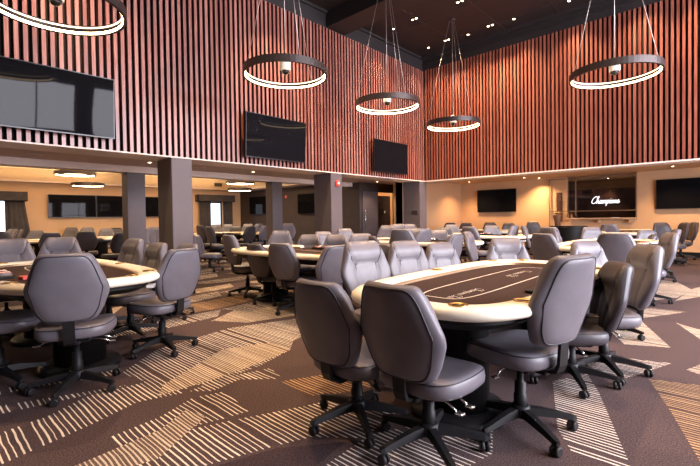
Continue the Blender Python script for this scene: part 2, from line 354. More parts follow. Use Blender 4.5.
# outer walls
def wall_y(name, x, y0, y1, z0, z1, holes, mat, th=.2, sgn=-1):
    mb = MB(); ys = sorted({y0, y1, *[h[0] for h in holes], *[h[1] for h in holes]}); x2 = x+sgn*th
    for a, c in zip(ys, ys[1:]):
        hs = sorted([h for h in holes if h[0] <= a+1e-6 and h[1] >= c-1e-6], key=lambda h: h[2]); z = z0
        for h in hs:
            if h[2] > z: mb.box(min(x, x2), a, z, max(x, x2), c, h[2])
            z = h[3]
        if z < z1: mb.box(min(x, x2), a, z, max(x, x2), c, z1)
    return struct(name, mb, mat)
wall_y('wall_far_left', ANX, HALL_S, 10.1, 0, 2.9, [(.95, 2.10, .75, 2.0), (8.35, 9.05, .5, 1.93)], M['beige'])
eh = []
for yc in WY: eh += [(yc-1.2, yc+1.2, .55, 2.95), (yc-1.2, yc+1.2, 3.25, 4.95)]
wall_y('wall_right', HALL_E, HALL_S, 18, 0, ZC, eh, M['beige'], sgn=1)
struct('wall_front', MB().box(ANX, HALL_S-.2, 0, HALL_E, HALL_S, ZC), M['darkwall'])
struct('wall_dark', MB().box(ANX, ANY, 0, -9.0, ANY+.2, 2.6), M['darkwall'])
db = MB(); db.box(-9.0, ANY, 0, -8.8, 10.84, 2.36); db.box(-9.0, 11.9, 0, -8.8, 12.3, 2.36); db.box(-9.0, 10.84, 2.06, -8.8, 11.9, 2.36)
struct('wall_doorway', db, M['darkwall'])
struct('wall_corridor', MB().box(-8.8, 12.1, 0, -7.9, 12.3, 2.4), M['darkwall'])
struct('wall_side', MB().box(-7.9, 10.62, 0, -7.7, 14.5, BZ).box(-8.0, 10.62, 0, -7.7, 10.70, BZ), M['beige'])
struct('wall_room_beyond', MB().box(-11.2, 10.1, 0, -11.0, 12.9, 2.5).box(-11.2, 12.9, 0, -8.8, 13.1, 2.5).box(-11.2, 10.0, 2.5, -8.8, 13.1, 2.6), M['beige'])
bw = MB(); bw.box(-8.2, BACKY, 0, -3.98, BACKY+.15, BZ); bw.box(-2.11, BACKY, 0, HALL_E, BACKY+.15, BZ); bw.box(-3.98, BACKY, 0, -2.11, BACKY+.15, 1.05)
struct('wall_back_lower', bw, M['beige'])
struct('wall_recess', MB().box(-4.6, 16.6, 0, -1.5, 16.75, 2.6).box(-4.6, BACKY+.15, 0, -4.45, 16.6, 2.6).box(-1.65, BACKY+.15, 0, -1.5, 16.6, 2.6), M['planks'])
struct('baseboard_back', MB().box(-2.1, BACKY-.02, 0, HALL_E, BACKY, .14).box(-7.7, BACKY-.02, 0, -4.0, BACKY, .14), M['black_wood'])
struct('baseboard_side', MB().box(-7.70, 10.7, 0, -7.68, 14.48, .14), M['black_wood'])
struct('baseboard_far_left', MB().box(ANX, HALL_S, 0, ANX+.02, ANY, .12), M['black_wood'])
# window frames and panes
wi = 1
def window(x, y0, y1, z0, z1, nv, nh):
    global wi
    mb = MB(); t = .05
    mb.box(x-.03, y0, z0, x+.03, y1, z0+t).box(x-.03, y0, z1-t, x+.03, y1, z1).box(x-.03, y0, z0, x+.03, y0+t, z1).box(x-.03, y1-t, z0, x+.03, y1, z1)
    for k in range(1, nv): yy = y0+(y1-y0)*k/nv; mb.box(x-.025, yy-.02, z0, x+.025, yy+.02, z1)
    for k in range(1, nh): zz = z0+(z1-z0)*k/nh; mb.box(x-.025, y0, zz-.02, x+.025, y1, zz+.02)
    o = struct('window_%d' % wi, mb, M['window_frame']); wi += 1
    MB().box(x-.004, y0+t, z0+t, x+.004, y1-t, z1-t).build('window_pane', M['glass'], o)
for yc in WY:
    window(HALL_E+.1, yc-1.2, yc+1.2, .55, 2.95, 2, 2); window(HALL_E+.1, yc-1.2, yc+1.2, 3.25, 4.95, 2, 1)
window(ANX-.1, .95, 2.10, .75, 2.0, 1, 1); window(ANX-.1, 8.35, 9.05, .5, 1.93, 1, 1)

# ---------------------------------------------------------------- columns
def column(x0, x1, y0, y1, ztop, label):
    t = thing('column', label, 'column', ((x0+x1)/2, (y0+y1)/2, 0), 0)
    hx, hy = (x1-x0)/2, (y1-y0)/2
    MB().bev(-hx, -hy, 0, hx, hy, ztop, .008).build('shaft', M['column'], t)
    MB().bev(-hx-.012, -hy-.012, 0, hx+.012, hy+.012, .11, .006).build('base_trim', M['black_wood'], t)
    return t
column(-7.08, XL, 2.89, 3.23, ZS-.021, 'widest nearest charcoal square column, left of centre under the slat wall')
column(-7.10, XL, 6.42, 6.77, ZS-.021, 'charcoal square column carrying the red fire alarm')
column(-7.13, XL, 9.93, 10.27, ZS-.021, 'charcoal corner column where the two slat walls meet')
column(-9.40, -9.1, 3.10, 3.46, ZS-.021, 'slim dark column standing in front of the long wall televisions')
column(-9.40, -9.1, 6.72, 7.06, ZS-.021, 'slim dark column between the nearest and the alarm column')

# ---------------------------------------------------------------- televisions
def tv(loc, rz, w, h, tilt, label, group=None):
    t = thing('television', label, 'television', loc, rz, group)
    T = Matrix.Rotation(tilt, 4, 'X')
    MB().box(-w/2, -.045, -h/2, w/2, -.008, h/2, T).box(-w*.3, -.008, -h*.3, w*.3, .02, h*.25, T).build('casing', M['tv'], t)
    MB().box(-w/2+.012, -.048, -h/2+.016, w/2-.012, -.0445, h/2-.012, T).build('screen', M['screen'], t)
    MB().box(-.2, .0, -.15, .2, .075, .15).build('wall_mount', M['black_plastic'], t)
    return t
R90 = radians(90)
tv((XL+.12, 1.32, 2.78), R90, 1.43, .82, radians(3), 'large television on the left slat wall, cut by the left picture edge')
tv((XL+.12, 4.86, 2.735), R90, 1.40, .80, radians(3), 'television on the left slat wall with pale window reflections, above the open bay')
tv((XL+.12, 8.42, 2.72), R90, 1.38, .79, radians(1), 'dark television on the left slat wall nearest the corner')
for k, lb in enumerate(('first wall television in the back room, next to the curtain', 'second wall television in the back room, ending behind the slim column', 'third wall television in the back room, mostly hidden by the columns')):
    tv((ANX+.08, 3.68+k*1.33, 1.71), R90, 1.31, .72, 0, lb)
tv((-14.22, ANY-.08, 1.76), 0, 1.2, .72, 0, 'television on the dark brown wall beside the second slim column')
tv((-11.15, ANY-.08, 1.73), 0, 1.15, .73, 0, 'television on the dark brown wall left of the alarm column')
tv((-6.27, BACKY-.08, 1.735), 0, 1.42, .81, 0, 'small-looking black television on the far beige wall')
tv((-.90, BACKY-.08, 1.735), 0, 1.50, .82, 0, 'large black television on the orange-lit wall at the right edge')

# ---------------------------------------------------------------- ring pendants
def ring_lamp(x, y, z, D, zc, label, group, hb=.10):
    t = thing('ring_pendant', label, 'pendant lamp', (x, y, z), 0, group); R = D/2; n = 56
    def prof(name, pr, mat, par=t):
        rs = [[(r*cos(2*pi*k/n), r*sin(2*pi*k/n), zz) for k in range(n)] for r, zz in pr]
        mb = MB(); mb.loft(rs+[rs[0]], caps=False, smooth=False); return mb.build(name, mat, par)
    prof('ring_band', [(R, 0), (R, hb), (R-.03, hb), (R-.03, 0)], M['ring'])
    prof('lower_diffuser', [(R-.0302, .004), (R-.0302, hb*.32), (R-.036, hb*.30), (R-.036, .008)], M['ring_light'])
    prof('inner_diffuser', [(R-.0302, hb*.70), (R-.0302, hb*.86), (R-.036, hb*.84), (R-.036, hb*.72)], M['ring_soft'])
    L = zc-z
    MB().lathe([(.075, L-.03), (.08, L-.02), (.08, L)], n=20).build('ceiling_canopy', M['ring'], t)
    for k in range(3):
        a = radians(100+120*k)
        MB().tube([((R-.02)*cos(a), (R-.02)*sin(a), hb), (.06*cos(a), .06*sin(a), L-.03)], .0045, 5).build('suspension_cable', M['cable'], t)
    return t
def dome_camera(x, y, z, zc, label):
    t = thing('security_camera', label, 'security camera', (x, y, z), 0, 'dome cameras inside the hall rings')
    MB().lathe([(.015, .16), (.062, .155), (.075, .14), (.075, .02), (.066, 0)], n=20).build('housing', M['white_plastic'], t)
    MB().lathe([(.055, 0), (.050, -.025), (.03, -.045), (.004, -.052)], n=20).build('dome', M['tv'], t)
    MB().tube([(0, 0, .16), (0, 0, zc-z)], .006, 6).build('hanging_rod', M['cable'], t)
HR = [(-4.83, 1.04, 'glowing ring pendant cut by the top left picture corner', 'white dome camera inside the top left corner ring'),
      (-4.80, 3.82, 'glowing ring pendant above the television with window reflections', 'white dome camera inside the second ring from the left'),
      (-4.80, 6.22, 'glowing ring pendant in the middle, left of the corner', 'white dome camera inside the middle ring'),
      (-4.78, 8.66, 'smallest-looking glowing ring pendant right of the corner', 'white dome camera inside the smallest-looking ring'),
      (-1.35, 7.35, 'glowing ring pendant at the upper right before the right slat wall', 'white dome camera inside the upper right ring')]
for x, y, la, lb in HR:
    ring_lamp(x, y, 3.28, 1.22, ZC, la, 'ring pendants in the hall'); dome_camera(x, y, 3.36, ZC, lb)
for x, y, z, la in ((-12.2, 2.95, 2.38, 'upper wide ring lamp near the wall televisions in the back room'), (-14.75, 3.9, 2.31, 'lower ring lamp just below the wide one in the back room'),
                    (-11.8, 7.45, 2.36, 'upper ring lamp over the far back room table'), (-13.9, 8.75, 2.30, 'lower ring lamp over the far back room table')):
    ring_lamp(x, y, z, .9, 2.80, la, 'ring lamps in the back room', .09)

# ---------------------------------------------------------------- ceiling fittings
def downlight(x, y, z, power, label, group, r=.034, ang=110, col=WARM, double=False):
    t = thing('ceiling_spotlight', label, 'ceiling light', (x, y, z), 0, group)
    offs = (-.05, .05) if double else (0,)
    for o_ in offs:
        MB().lathe([(r+.016, -.001), (r+.018, -.008), (r+.004, -.010), (r, -.003)], (o_, 0, 0), 16).build('bezel', M['black_plastic'] if z > 4 else M['white_plastic'], t)
        MB().lathe([(r*.8, -.0105), (r*.8, -.0125)], (o_, 0, 0), 14).build('lens', M['spot_glow'], t)
    if power:
        s = spot('spot_lamp', (0, 0, -.03), power, col, ang, .7, .05); s.parent = t
    return t
gl = 'small glowing round spotlight recessed in the dark hall ceiling'
for x, y, dbl, pw in ((-5.37, 8.01, 1, 260), (-4.25, 8.04, 1, 260), (-5.42, 9.54, 1, 230), (-6.01, 9.61, 0, 120), (-4.88, 9.63, 0, 120), (-4.27, 9.55, 1, 260), (-3.74, 9.62, 0, 160),
                      (-2.59, 9.64, 0, 160), (-6.01, 8.07, 0, 120), (-1.4, 9.62, 0, 160), (-.3, 9.62, 0, 160), (-3.1, 5.3, 1, 520), (-.6, 5.0, 1, 400), (-3.1, 1.9, 1, 320), (-5.6, 5.0, 1, 480), (-5.6, 1.4, 1, 320), (.6, 2.4, 1, 260), (.8, 6.9, 1, 300)):
    downlight(x, y, ZC, pw*1.5, gl, 'recessed spotlights of the hall ceiling', double=bool(dbl), ang=95)
for x, y, la in ((-8.26, 3.23, 'soffit downlight just left of the nearest column'), (-8.40, 5.66, 'soffit downlight between the nearest and the alarm column'), (-8.30, 10.2, 'soffit downlight before the open doorway')):
    downlight(x, y, 2.34, 40, la, 'soffit downlights')
for x, y, la in ((-8.53, 1.48, 'round ceiling speaker in the soffit, nearest the left edge'), (-8.28, 2.15, 'round ceiling speaker in the soffit left of the nearest column'), (-8.46, 4.36, 'round ceiling speaker in the soffit right of the nearest column')):
    t = thing('ceiling_speaker', la, 'speaker', (x, y, 2.34), 0, 'soffit speakers')
    MB().lathe([(.12, -.001), (.12, -.008), (.10, -.012)], n=24).build('rim', M['soffit_edge'], t)
    MB().lathe([(.098, -.0125), (.09, -.015)], n=24).build('mesh_grille', M['soffit'], t)
# warm light of the tray cove, added tray fill, back zone downlights, room beyond
for y in (-1.5, 3.2, 7.2):
    for xx in (-15.0, -9.6): area('cove_glow', (xx, y, 2.52), (pi, 0, 0), .12, 3.2, 20, WARM2)
    area('tray_fill', (-12.3, y, 2.74), (0, 0, 0), 2.5, 2.0, 110, WARM2)  # added fill panel shining down from the tray
for x, y, pw, la in ((-6.9, 13.6, 60, 'downlight above the far corner table'), (-5.0, 13.6, 60, 'downlight above the dark chair by the beige wall'), (-3.3, 12.6, 50, 'downlight before the cashier opening'),
                 (-4.7, 14.1, 55, 'downlight washing the bright yellow wall piece'), (-1.2, 13.5, 70, 'downlight above the large right television'), (.6, 13.0, 60, 'downlight over the far right corner'), (-5.5, 11.6, 40, 'downlight above the corner chairs'), (-1.8, 11.6, 50, 'downlight above the cashier table')):
    downlight(x, y, BZ, pw*2.4, la, 'downlights of the back zone', col=(1, .60, .30), ang=130)
downlight(-3.2, 16.35, 2.43, 45, 'downlight making a light cone on the sign wall', 'downlights of the back zone', ang=70)
l = bpy.data.lights.new('room_beyond_lamp', 'POINT'); l.energy = 55; l.color = WARM; l.shadow_soft_size = .2
o = bpy.data.objects.new('room_beyond_lamp', l); o.location = (-10.0, 11.5, 2.2); COL.objects.link(o)
for x0, x1, y, la in ((-5.75, -4.9, 12.5, 'thin dark slot vent in the back ceiling above the far television'), (-2.7, -1.1, 12.6, 'long dark slot vent in the back ceiling at right')):
    tag(MB().box(x0, y, BZ-.012, x1, y+.08, BZ-.001).box(x0-.02, y-.02, BZ-.006, x1+.02, y+.1, BZ-.001).build('slot_vent', M['tv']), la, 'air vent')
t = thing('wall_vent', 'small brown grille high on the cream tray edge above the far window', 'air vent', (-15.495, 8.75, 2.63))
MB().box(0, -.17, -.07, .012, .17, .07).build('frame', M['grille'], t)
mb = MB()
for k in range(6): mb.box(.012, -.15+k*.052, -.055, .02, -.15+k*.052+.03, .055)
mb.build('louvre', M['black_plastic'], t)
def alarm(loc, rz, label):
    t = thing('fire_alarm', label, 'fire alarm', loc, rz)
    MB().bev(-.055, -.045, -.065, .055, 0, .065, .008).build('housing', M['red'], t)
    MB().bev(-.03, -.065, -.02, .03, -.045, .03, .006).build('strobe', M['white_plastic'], t)
alarm((XL, 6.60, 1.98), R90, 'red fire alarm on the pale side of the middle column')
alarm((-12.5, ANY, 2.03), 0, 'red fire alarm on the dark brown wall right of the second slim column')
t = thing('wall_switch', 'small black control panel on the corner column', 'switch', (-6.72, 9.93, 1.33))
MB().bev(-.10, -.018, -.05, .10, 0, .05, .004).build('plate', M['tv'], t); MB().box(-.03, -.021, -.02, .03, -.018, .02).build('display', M['ceilseam'], t)

# curtains and valances
def curtain(y0, y1, z0, z1, flare, label):
    mb = MB(); n = int((y1-y0)/.012)+1; rs = []
    for i, z in enumerate((z0, (z0+z1)/2, z1)):
        s = (1, .5, 0)[i]*flare; rs.append([])
        for k in range(n):
            u = k/(n-1); yy = y0+(y1-y0)*u + s*u; xx = ANX+.16+.045*sin(yy*2*pi/.13)*(1-.2*i)
            rs[-1].append((xx, yy, z))
        rs[-1] += [(x-.012, y, z_) for x, y, z_ in reversed(rs[-1])]
    mb.loft(rs, smooth=True); tag(mb.build('curtain', M['curtain']), label, 'curtain')
curtain(1.97, 2.44, .1, 1.86, .22, 'dark gathered curtain right of the bright left window')
curtain(.55, 1.0, .1, 1.86, 0, 'dark gathered curtain left of the bright left window')
curtain(7.95, 8.44, .1, 1.95, 0, 'dark gathered curtain left of the bright far window')
curtain(8.98, 9.40, .1, 1.95, 0, 'dark gathered curtain right of the bright far window')
for y0, y1, z0, la in ((.4, 2.50, 1.84, 'dark box valance above the left window'), (7.85, 9.48, 1.93, 'dark box valance above the far window')):
    tag(MB().box(ANX+.01, y0, z0, ANX+.27, y1, z0+.02).box(ANX+.25, y0, z0, ANX+.27, y1, z0+.28).box(ANX+.01, y0, z0, ANX+.03, y1, z0+.28).box(ANX+.01, y0, z0, ANX+.27, y0+.02, z0+.28).box(ANX+.01, y1-.02, z0, ANX+.27, y1, z0+.28).build('valance', M['curtain']), la, 'valance')

# open brown door in the doorway
d = MB().box(-9.45, 11.40, .01, -9.40, 12.28, 1.98).build('door_1', M['door'], kind='structure')
MB().box(-9.398, 11.86, 1.32, -9.388, 12.00, 1.48).build('door_sign', M['tv'], d)
MB().box(-9.388, 11.90, 1.36, -9.385, 11.96, 1.44).build('sign_symbol', M['chrome'], d)
MB().tube([(-9.40, 11.50, .9), (-9.35, 11.50, .9), (-9.35, 11.50, 1.25), (-9.40, 11.50, 1.25)], .012, 8).build('door_handle', M['chrome'], d)
d2 = MB().box(-8.80, 10.02, .01, -8.77, 10.80, 2.05).build('door_2', M['column'], kind='structure')
MB().tube([(-8.77, 10.08, .85), (-8.71, 10.08, .85), (-8.71, 10.08, 1.45), (-8.77, 10.08, 1.45)], .012, 8).build('door_handle', M['chrome'], d2)

# ---------------------------------------------------------------- lettering (hand-drawn cursive strokes)
GL = {
 'C': (1.45, [[(1.5, 1.7), (1.45, 2.1), (1.1, 2.25), (.6, 1.95), (.2, 1.3), (.05, .6), (.35, .08), (.85, .0), (1.3, .3), (1.5, .5)]]),
 'h': (1.05, [[(0, .2), (.35, 1.2), (.6, 2.1), (.45, 2.3), (.3, 1.9), (.15, .0)], [(.15, 0), (.4, .7), (.68, .95), (.78, .7), (.72, .15), (.9, .05), (1.1, .3)]]),
 'a': (1.05, [[(.75, .8), (.45, 1), (.1, .6), (.12, .12), (.4, .0), (.7, .5), (.8, .95), (.72, .2), (.9, .05), (1.1, .3)]]),
 'm': (1.25, [[(0, .5), (.15, .92), (.15, 0)], [(.15, 0), (.42, .92), (.55, .8), (.5, 0)], [(.5, 0), (.82, .92), (.95, .8), (.92, .15), (1.08, .05), (1.28, .3)]]),
 'p': (.85, [[(0, .5), (.18, .95), (.0, -.9)], [(.1, .1), (.35, .9), (.65, .85), (.7, .45), (.48, .03), (.15, .1)], [(.6, .1), (.85, .3)]]),
 'i': (.5, [[(0, .4), (.2, .95), (.15, .2), (.32, .03), (.55, .3)], [(.26, 1.4), (.32, 1.5)]]),
 'o': (.85, [[(.4, .95), (.1, .7), (.05, .25), (.3, 0), (.6, .3), (.55, .8), (.4, .95), (.65, .75), (.9, .8)]]),
 'n': (.95, [[(0, .5), (.15, .92), (.12, 0)], [(.12, 0), (.45, .95), (.62, .75), (.58, .15), (.75, .03), (.98, .3)]]),
 's': (.7, [[(0, .2), (.35, 1.05), (.45, .7), (.58, .25), (.35, .0), (.02, .12)], [(.5, .1), (.8, .45)]]),
 'l': (.5, [[(0, .2), (.3, 1.2), (.45, 2.0), (.35, 2.25), (.22, 1.8), (.15, .3), (.32, .03), (.55, .3)]]),
 'u': (1.0, [[(0, .4), (.15, .95), (.12, .2), (.35, 0), (.6, .4), (.68, .95), (.65, .2), (.82, .03), (1.05, .3)]]),
 'b': (.9, [[(0, .2), (.3, 1.2), (.45, 2.0), (.35, 2.25), (.2, 1.8), (.15, .2), (.35, 0), (.65, .2), (.7, .65), (.5, .85), (.85, .8)]]),
 ' ': (.6, [])}
def catmull(p, k=4):
    if len(p) < 3: return p
    q = [p[0]]+p+[p[-1]]; out = []
    for i in range(1, len(q)-2):
        for j in range(k):
            t = j/k; out.append(tuple(.5*((2*q[i][a]) + (-q[i-1][a]+q[i+1][a])*t + (2*q[i-1][a]-5*q[i][a]+4*q[i+1][a]-q[i+2][a])*t*t + (-q[i-1][a]+3*q[i][a]-3*q[i+1][a]+q[i+2][a])*t**3) for a in (0, 1)))
    out.append(p[-1]); return out
def script(mb, text, width, to3, thick):
    tot = sum(GL[c][0] for c in text); s = width/tot; x = 0
    for c in text:
        for st in GL[c][1]:
            pts = [to3((x+px+.22*py)*s, py*s) for px, py in catmull(st)]
            mb.tube(pts, thick, 5)
        x += GL[c][0]

# cashier opening
t = thing('wall_sign', 'glowing white cursive sign on the dark plank wall of the cashier recess', 'sign', (-3.76, 16.575, 1.58))
mb = MB(); script(mb, 'Champions', .84, lambda x, y: (x, 0, y*1.1), .009); mb.build('letters', M['sign'], t)
t = thing('glass_partition', 'slim metal framed glass screen across the cashier opening', 'partition', (-4.5, BACKY-.09, 0))
mb = MB()
for x in (0, .78, 2.37): mb.box(x, 0, 0 if x == 0 else 1.06, x+.03, .03, 2.36 if x < 1 else 2.40)
mb.box(0, 0, 2.33, 2.40, .03, 2.36).box(0, 0, 1.30, 2.40, .03, 1.325); mb.build('frame', simple('bronze frame', (.30, .20, .13), .4, .4), t)
MB().box(.03, .012, 1.06, .78, .018, 2.33).box(.81, .012, 1.325, 2.37, .018, 2.33).build('glass_pane', M['glass'], t)
t = thing('cashier_counter', 'tan counter top running along the cashier opening sill', 'counter', (-3.98, BACKY, 1.05))
MB().bev(.0, -.22, 0, 1.87, .35, .045, .008).build('top', M['countertop'], t)
MB().box(.1, -.18, -.09, .16, 0, 0).box(.9, -.18, -.09, .96, 0, 0).box(1.7, -.18, -.09, 1.76, 0, 0).build('bracket', M['beige'], t)
for k, (x, h, la) in enumerate(((-3.90, .20, 'amber bottle at the left end of the cashier counter'), (-3.80, .16, 'shorter amber jar beside the amber bottle'), (-3.66, .13, 'low dark jar right of the amber pair on the counter'))):
    t = thing('bottle', la, 'bottle', (x, BACKY-.18, 1.095), 0, 'bottles on the cashier counter')
    MB().lathe([(.03, 0), (.035, .01), (.035, h*.6), (.014, h*.78), (.014, h)], n=14).build('glass_body', M['amber'] if k < 2 else M['tv'], t)
    MB().lathe([(.017, h), (.017, h+.02)], n=12).build('cap', M['black_plastic'], t)
t = thing('display_stand', 'small clear sign holder on the cashier counter', 'sign holder', (-2.62, BACKY-.18, 1.095))
MB().box(-.10, -.03, 0, .10, .04, .01).build('foot', M['white_plastic'], t); MB().box(-.09, 0, .01, .09, .006, .18).build('panel', M['glass'], t)
tag(MB().box(-4.28, BACKY-.03, 1.0, -4.12, BACKY-.002, 1.92).box(-4.30, BACKY-.035, .98, -4.10, BACKY-.01, 1.0).build('wall_panel', M['door']), 'narrow dark upright panel on the bright wall left of the cashier opening', 'panel')
# curved black host counter
t = thing('host_counter', 'black curved counter standing in front of the cashier opening', 'counter', (-3.22, 11.85, 0), radians(10))
n = 24; rs = []
for z, R in ((0, .40), (.88, .42), (.89, .45), (.92, .45)):
    rs.append([(R*cos(pi*k/n+pi), R*sin(pi*k/n+pi)*.8, z) for k in range(n+1)])
MB().loft(rs[:2]).build('body', M['black_wood'], t); MB().loft(rs[2:]).build('top', M['black_wood'], t)
t = thing('floor_vase', 'slim brown vase-like stand beside the bright wall near the cashier', 'vase', (-4.0, 13.6, 0))
MB().lathe([(.10, 0), (.12, .05), (.06, .5), (.09, 1.0), (.13, 1.15), (.10, 1.25)], n=18).build('body', M['plant'], t)
MB().lathe([(.10, 1.25), (.115, 1.26), (.115, 1.28), (.10, 1.28)], n=18).build('rim', M['brass'], t)

# ---------------------------------------------------------------- poker table
A_, B_, NEXP = 1.24, .61, 3.7
def outline(th, off=0):
    c, s_ = cos(th), sin(th); e = 2/NEXP
    return ((A_-off)*math.copysign(abs(c)**e, c), (B_-off)*math.copysign(abs(s_)**e, s_))
def make_table():
    t = thing('poker_table', 'x', 'poker table')
    # outline angle list by arc length
    def thetas(a0, a1, n): return [a0+(a1-a0)*k/n for k in range(n+1)]
    g = .30   # dealer gap half angle
    ends = [math.asin((xx/A_)**(NEXP/2)) for xx in (.62, .628, .65, .69)]
    ths = [-pi/2+e for e in ends[:3]]+thetas(-pi/2+ends[3], 3*pi/2-ends[3], 80)+[3*pi/2-e for e in reversed(ends[:3])]
    prof = [(.0, .742), (.004, .728), (.018, .716), (.06, .712), (.15, .712), (.165, .735), (.162, .758), (.145, .770), (.11, .778), (.06, .781), (.022, .776), (.005, .762)]
    rs = []
    nT = len(ths)
    for i, th in enumerate(ths):
        e = min(i, nT-1-i); sc = 1 if e > 2 else (.50, .86, .97)[e]
        rs.append([(*outline(th, .082+(o_-.082)*sc), .742+(z-.742)*sc) for o_, z in prof])
    MB().loft(rs, smooth=True).build('padded_rail', M['rail'], t)
    tr = [[(*outline(th, o_), z) for o_, z in ((.166, .735), (.166, .764), (.180, .760), (.184, .745))] for th in ths]
    MB().loft(tr).build('inner_trim', M['bronze_trim'], t)
    full = [2*pi*k/96 for k in range(96)]
    fl = [[(*outline(th, .15), z) for th in full] for z in (.715, .7445)]
    MB().loft(fl).build('playing_surface', M['felt'], t)
    ap = [[(*outline(th, o_), z) for th in full] for o_, z in ((.14, .64), (.08, .68), (.08, .714))]
    MB().loft(ap).build('apron', M['black_wood'], t)
    # dealer edge trim
    dg = thetas(-pi/2-g*.85, -pi/2+g*.85, 10)
    MB().loft([[(*outline(th, o_), z) for o_, z in ((.06, .70), (.06, .748), (.15, .749), (.15, .70))] for th in dg]).build('dealer_edge', M['black_wood'], t)
    # betting line
    pl = []
    for k in range(80):
        th = 2*pi*k/80; c, s_ = cos(th), sin(th); e = 2/5.0
        pl.append((.86*math.copysign(abs(c)**e, c), .165*math.copysign(abs(s_)**e, s_)+.0))
    mb = MB(); vs = []; n_ = len(pl)
    for i, (x, y) in enumerate(pl):
        x2, y2 = pl[(i+1) % n_]; x0, y0 = pl[i-1]; d_ = Vector((x2-x0, y2-y0)).normalized(); nx, ny = -d_.y, d_.x
        vs += [(x+nx*.0055, y+ny*.0055, .7455), (x-nx*.0055, y-ny*.0055, .7455)]
    mb.add(vs, [(2*i, (2*i+2) % (2*n_), (2*i+3) % (2*n_), 2*i+1) for i in range(n_)]); mb.build('betting_line', M['felt_print'], t)
    for xs, yy, w in ((-.44, -.045, .40), (.62, .035, .42)):
        mb = MB(); script(mb, 'Champions Club', w, lambda x, y: (xs-x, yy-y, .7458), .0019)
        for i, v in enumerate(mb.v): mb.v[i] = (v[0], v[1], .7458+(v[2]-.7458)*.1)
        mb.build('cloth_lettering', M['felt_print'], t)
    # cup holders
    L_ = len(ths)-1
    for k in range(9):
        th = ths[int(6+k*(L_-12)/8)]; x, y = outline(th, .085)
        c = MB().lathe([(.048, .776), (.048, .7845), (.040, .7845), (.036, .780), (.030, .7805)], (x, y, 0), 18)
        c.cur = 1; c.lathe([(.031, .7806), (.031, .7816), (.001, .7816)], (x, y, 0), 16).build('cup_holder', [M['brass'], M['tv']], t)
    # chip tray and shuffler at the dealer side
    mb = MB().bev(-.19, -.50, .7446, .19, -.36, .775, .005); mb.build('chip_tray', M['tv'], t)
    tray = t.children[-1]
    for k in range(8):
        mb = MB(); T = Matrix.Translation((-.16+k*.045, -.485, .777)) @ Matrix.Rotation(-pi/2, 4, 'X')
        mb.lathe([(.0185, 0), (.0185, .11)], n=12, T=T)
        mb.build('chip_row', (M['chrome'], M['white_plastic'], M['red'], M['leather'])[k % 4], tray)
    MB().bev(-.42, -.47, .7446, -.27, -.34, .765, .005).build('card_shuffler', M['black_plastic'], t)
    # pedestals
    for sx in (-.62, .62):
        pd = MB().lathe([(.19, .05), (.19, .60), (.21, .64)], (sx, 0, 0), 28).build('pedestal', M['black_wood'], t)
        MB().lathe([(.30, 0), (.30, .03), (.28, .05), (.19, .052)], (sx, 0, 0), 28).build('base_plate', M['black_plastic'], pd)
    MB().box(-.45, -.02, .25, .45, .02, .45).build('cross_panel', M['black_wood'], t)
    for th in (pi-.25, .6, 2.3):
        x, y = outline(th, .05); T = Matrix.Translation((x, y, .672)) @ Matrix.Rotation(math.atan2(y*4, x), 4, 'Z')
        u = MB().box(-.025, -.05, -.012, .025, .05, .012, T).build('charging_port', M['white_plastic'], t)
        MB().box(.0251, -.035, -.005, .027, -.008, .005, T).box(.0251, .008, -.005, .027, .035, .005, T).build('socket', M['tv'], u)
    return t
tables = [(-1.28, 2.97, 90, 'large cream-railed poker table in the foreground right of centre'),
          (-4.66, .98, 0, 'cream-railed poker table at the left with a brown cloth corner showing'),
          (-4.52, 3.83, 180, 'second cream-railed poker table behind the front one, left of centre'),
          (-4.40, 6.50, 180, 'third cream-railed poker table, in the middle behind pale chairs'),
          (-4.45, 9.1, 180, 'fourth cream-railed poker table, below the small far television'),
          (-1.42, 7.30, 90, 'cream-railed poker table directly beyond the front table at right'),
          (-1.95, 12.55, 90, 'cream-railed poker table in front of the cashier counter'),
          (-5.65, 11.68, 0, 'cream-railed poker table along the beige wall in the far corner'),
          (-12.6, 2.95, 90, 'poker table in the back room below the wall televisions'),
          (-12.1, 7.3, 30, 'poker table in the far back room before the bright window')]
T0 = make_table()
for i, (x, y, rz, la) in enumerate(tables):
    o = T0 if i == 0 else copy_tree(T0)
    o.location = (x, y, 0); o.rotation_euler = (0, 0, radians(rz)); o['label'] = la; o['group'] = 'poker tables'
t = thing('card_box', 'small red card box beside the chip tray on the left table', 'card box', (-4.30, .66, .746), radians(12))
MB().bev(-.045, -.03, 0, .045, .03, .03, .004).build('box', M['red'], t)

# ---------------------------------------------------------------- swivel chair
def hexw(t):
    pts = [(0, .150), (.06, .172), (.20, .205), (.42, .243), (.52, .243), (.72, .208), (.93, .168), (1, .155)]
    for (a, wa), (b_, wb) in zip(pts, pts[1:]):
        if t <= b_: u = (t-a)/(b_-a); return wa+(wb-wa)*u
    return pts[-1][1]
def back_pt(u, t, side):
    # side +1 front cushion, -1 rear shell
    w = hexw(t); r = (max(0, 1-abs(2*t-1)**14))**.5
    w *= .80+.20*r
    e = (max(0, 1-abs(u)**6)*max(0, 1-abs(2*t-1)**14))
    e = e**.42
    z = .50+.475*t; y = -.235-.115*t**1.25 + .035*abs(u)**2.2
    if side > 0:
        th = .052*e + .020*e*math.exp(-((t-.82)/.13)**2)
        g = 0
        d1 = abs(t-(.62+.03*abs(u)**2)) if abs(u) < .55 else abs((t-.63)-(abs(u)-.55)*.75)*.8
        g = max(g, math.exp(-(d1/.022)**2))
        if t < .62: g = max(g, math.exp(-((abs(abs(u)-(.40+.10*(t-.3)**2*4)))/.05)**2))
        th -= .014*g*e
        return (u*w, y+th, z)
    return (u*w, y-.040*e**1.3, z)
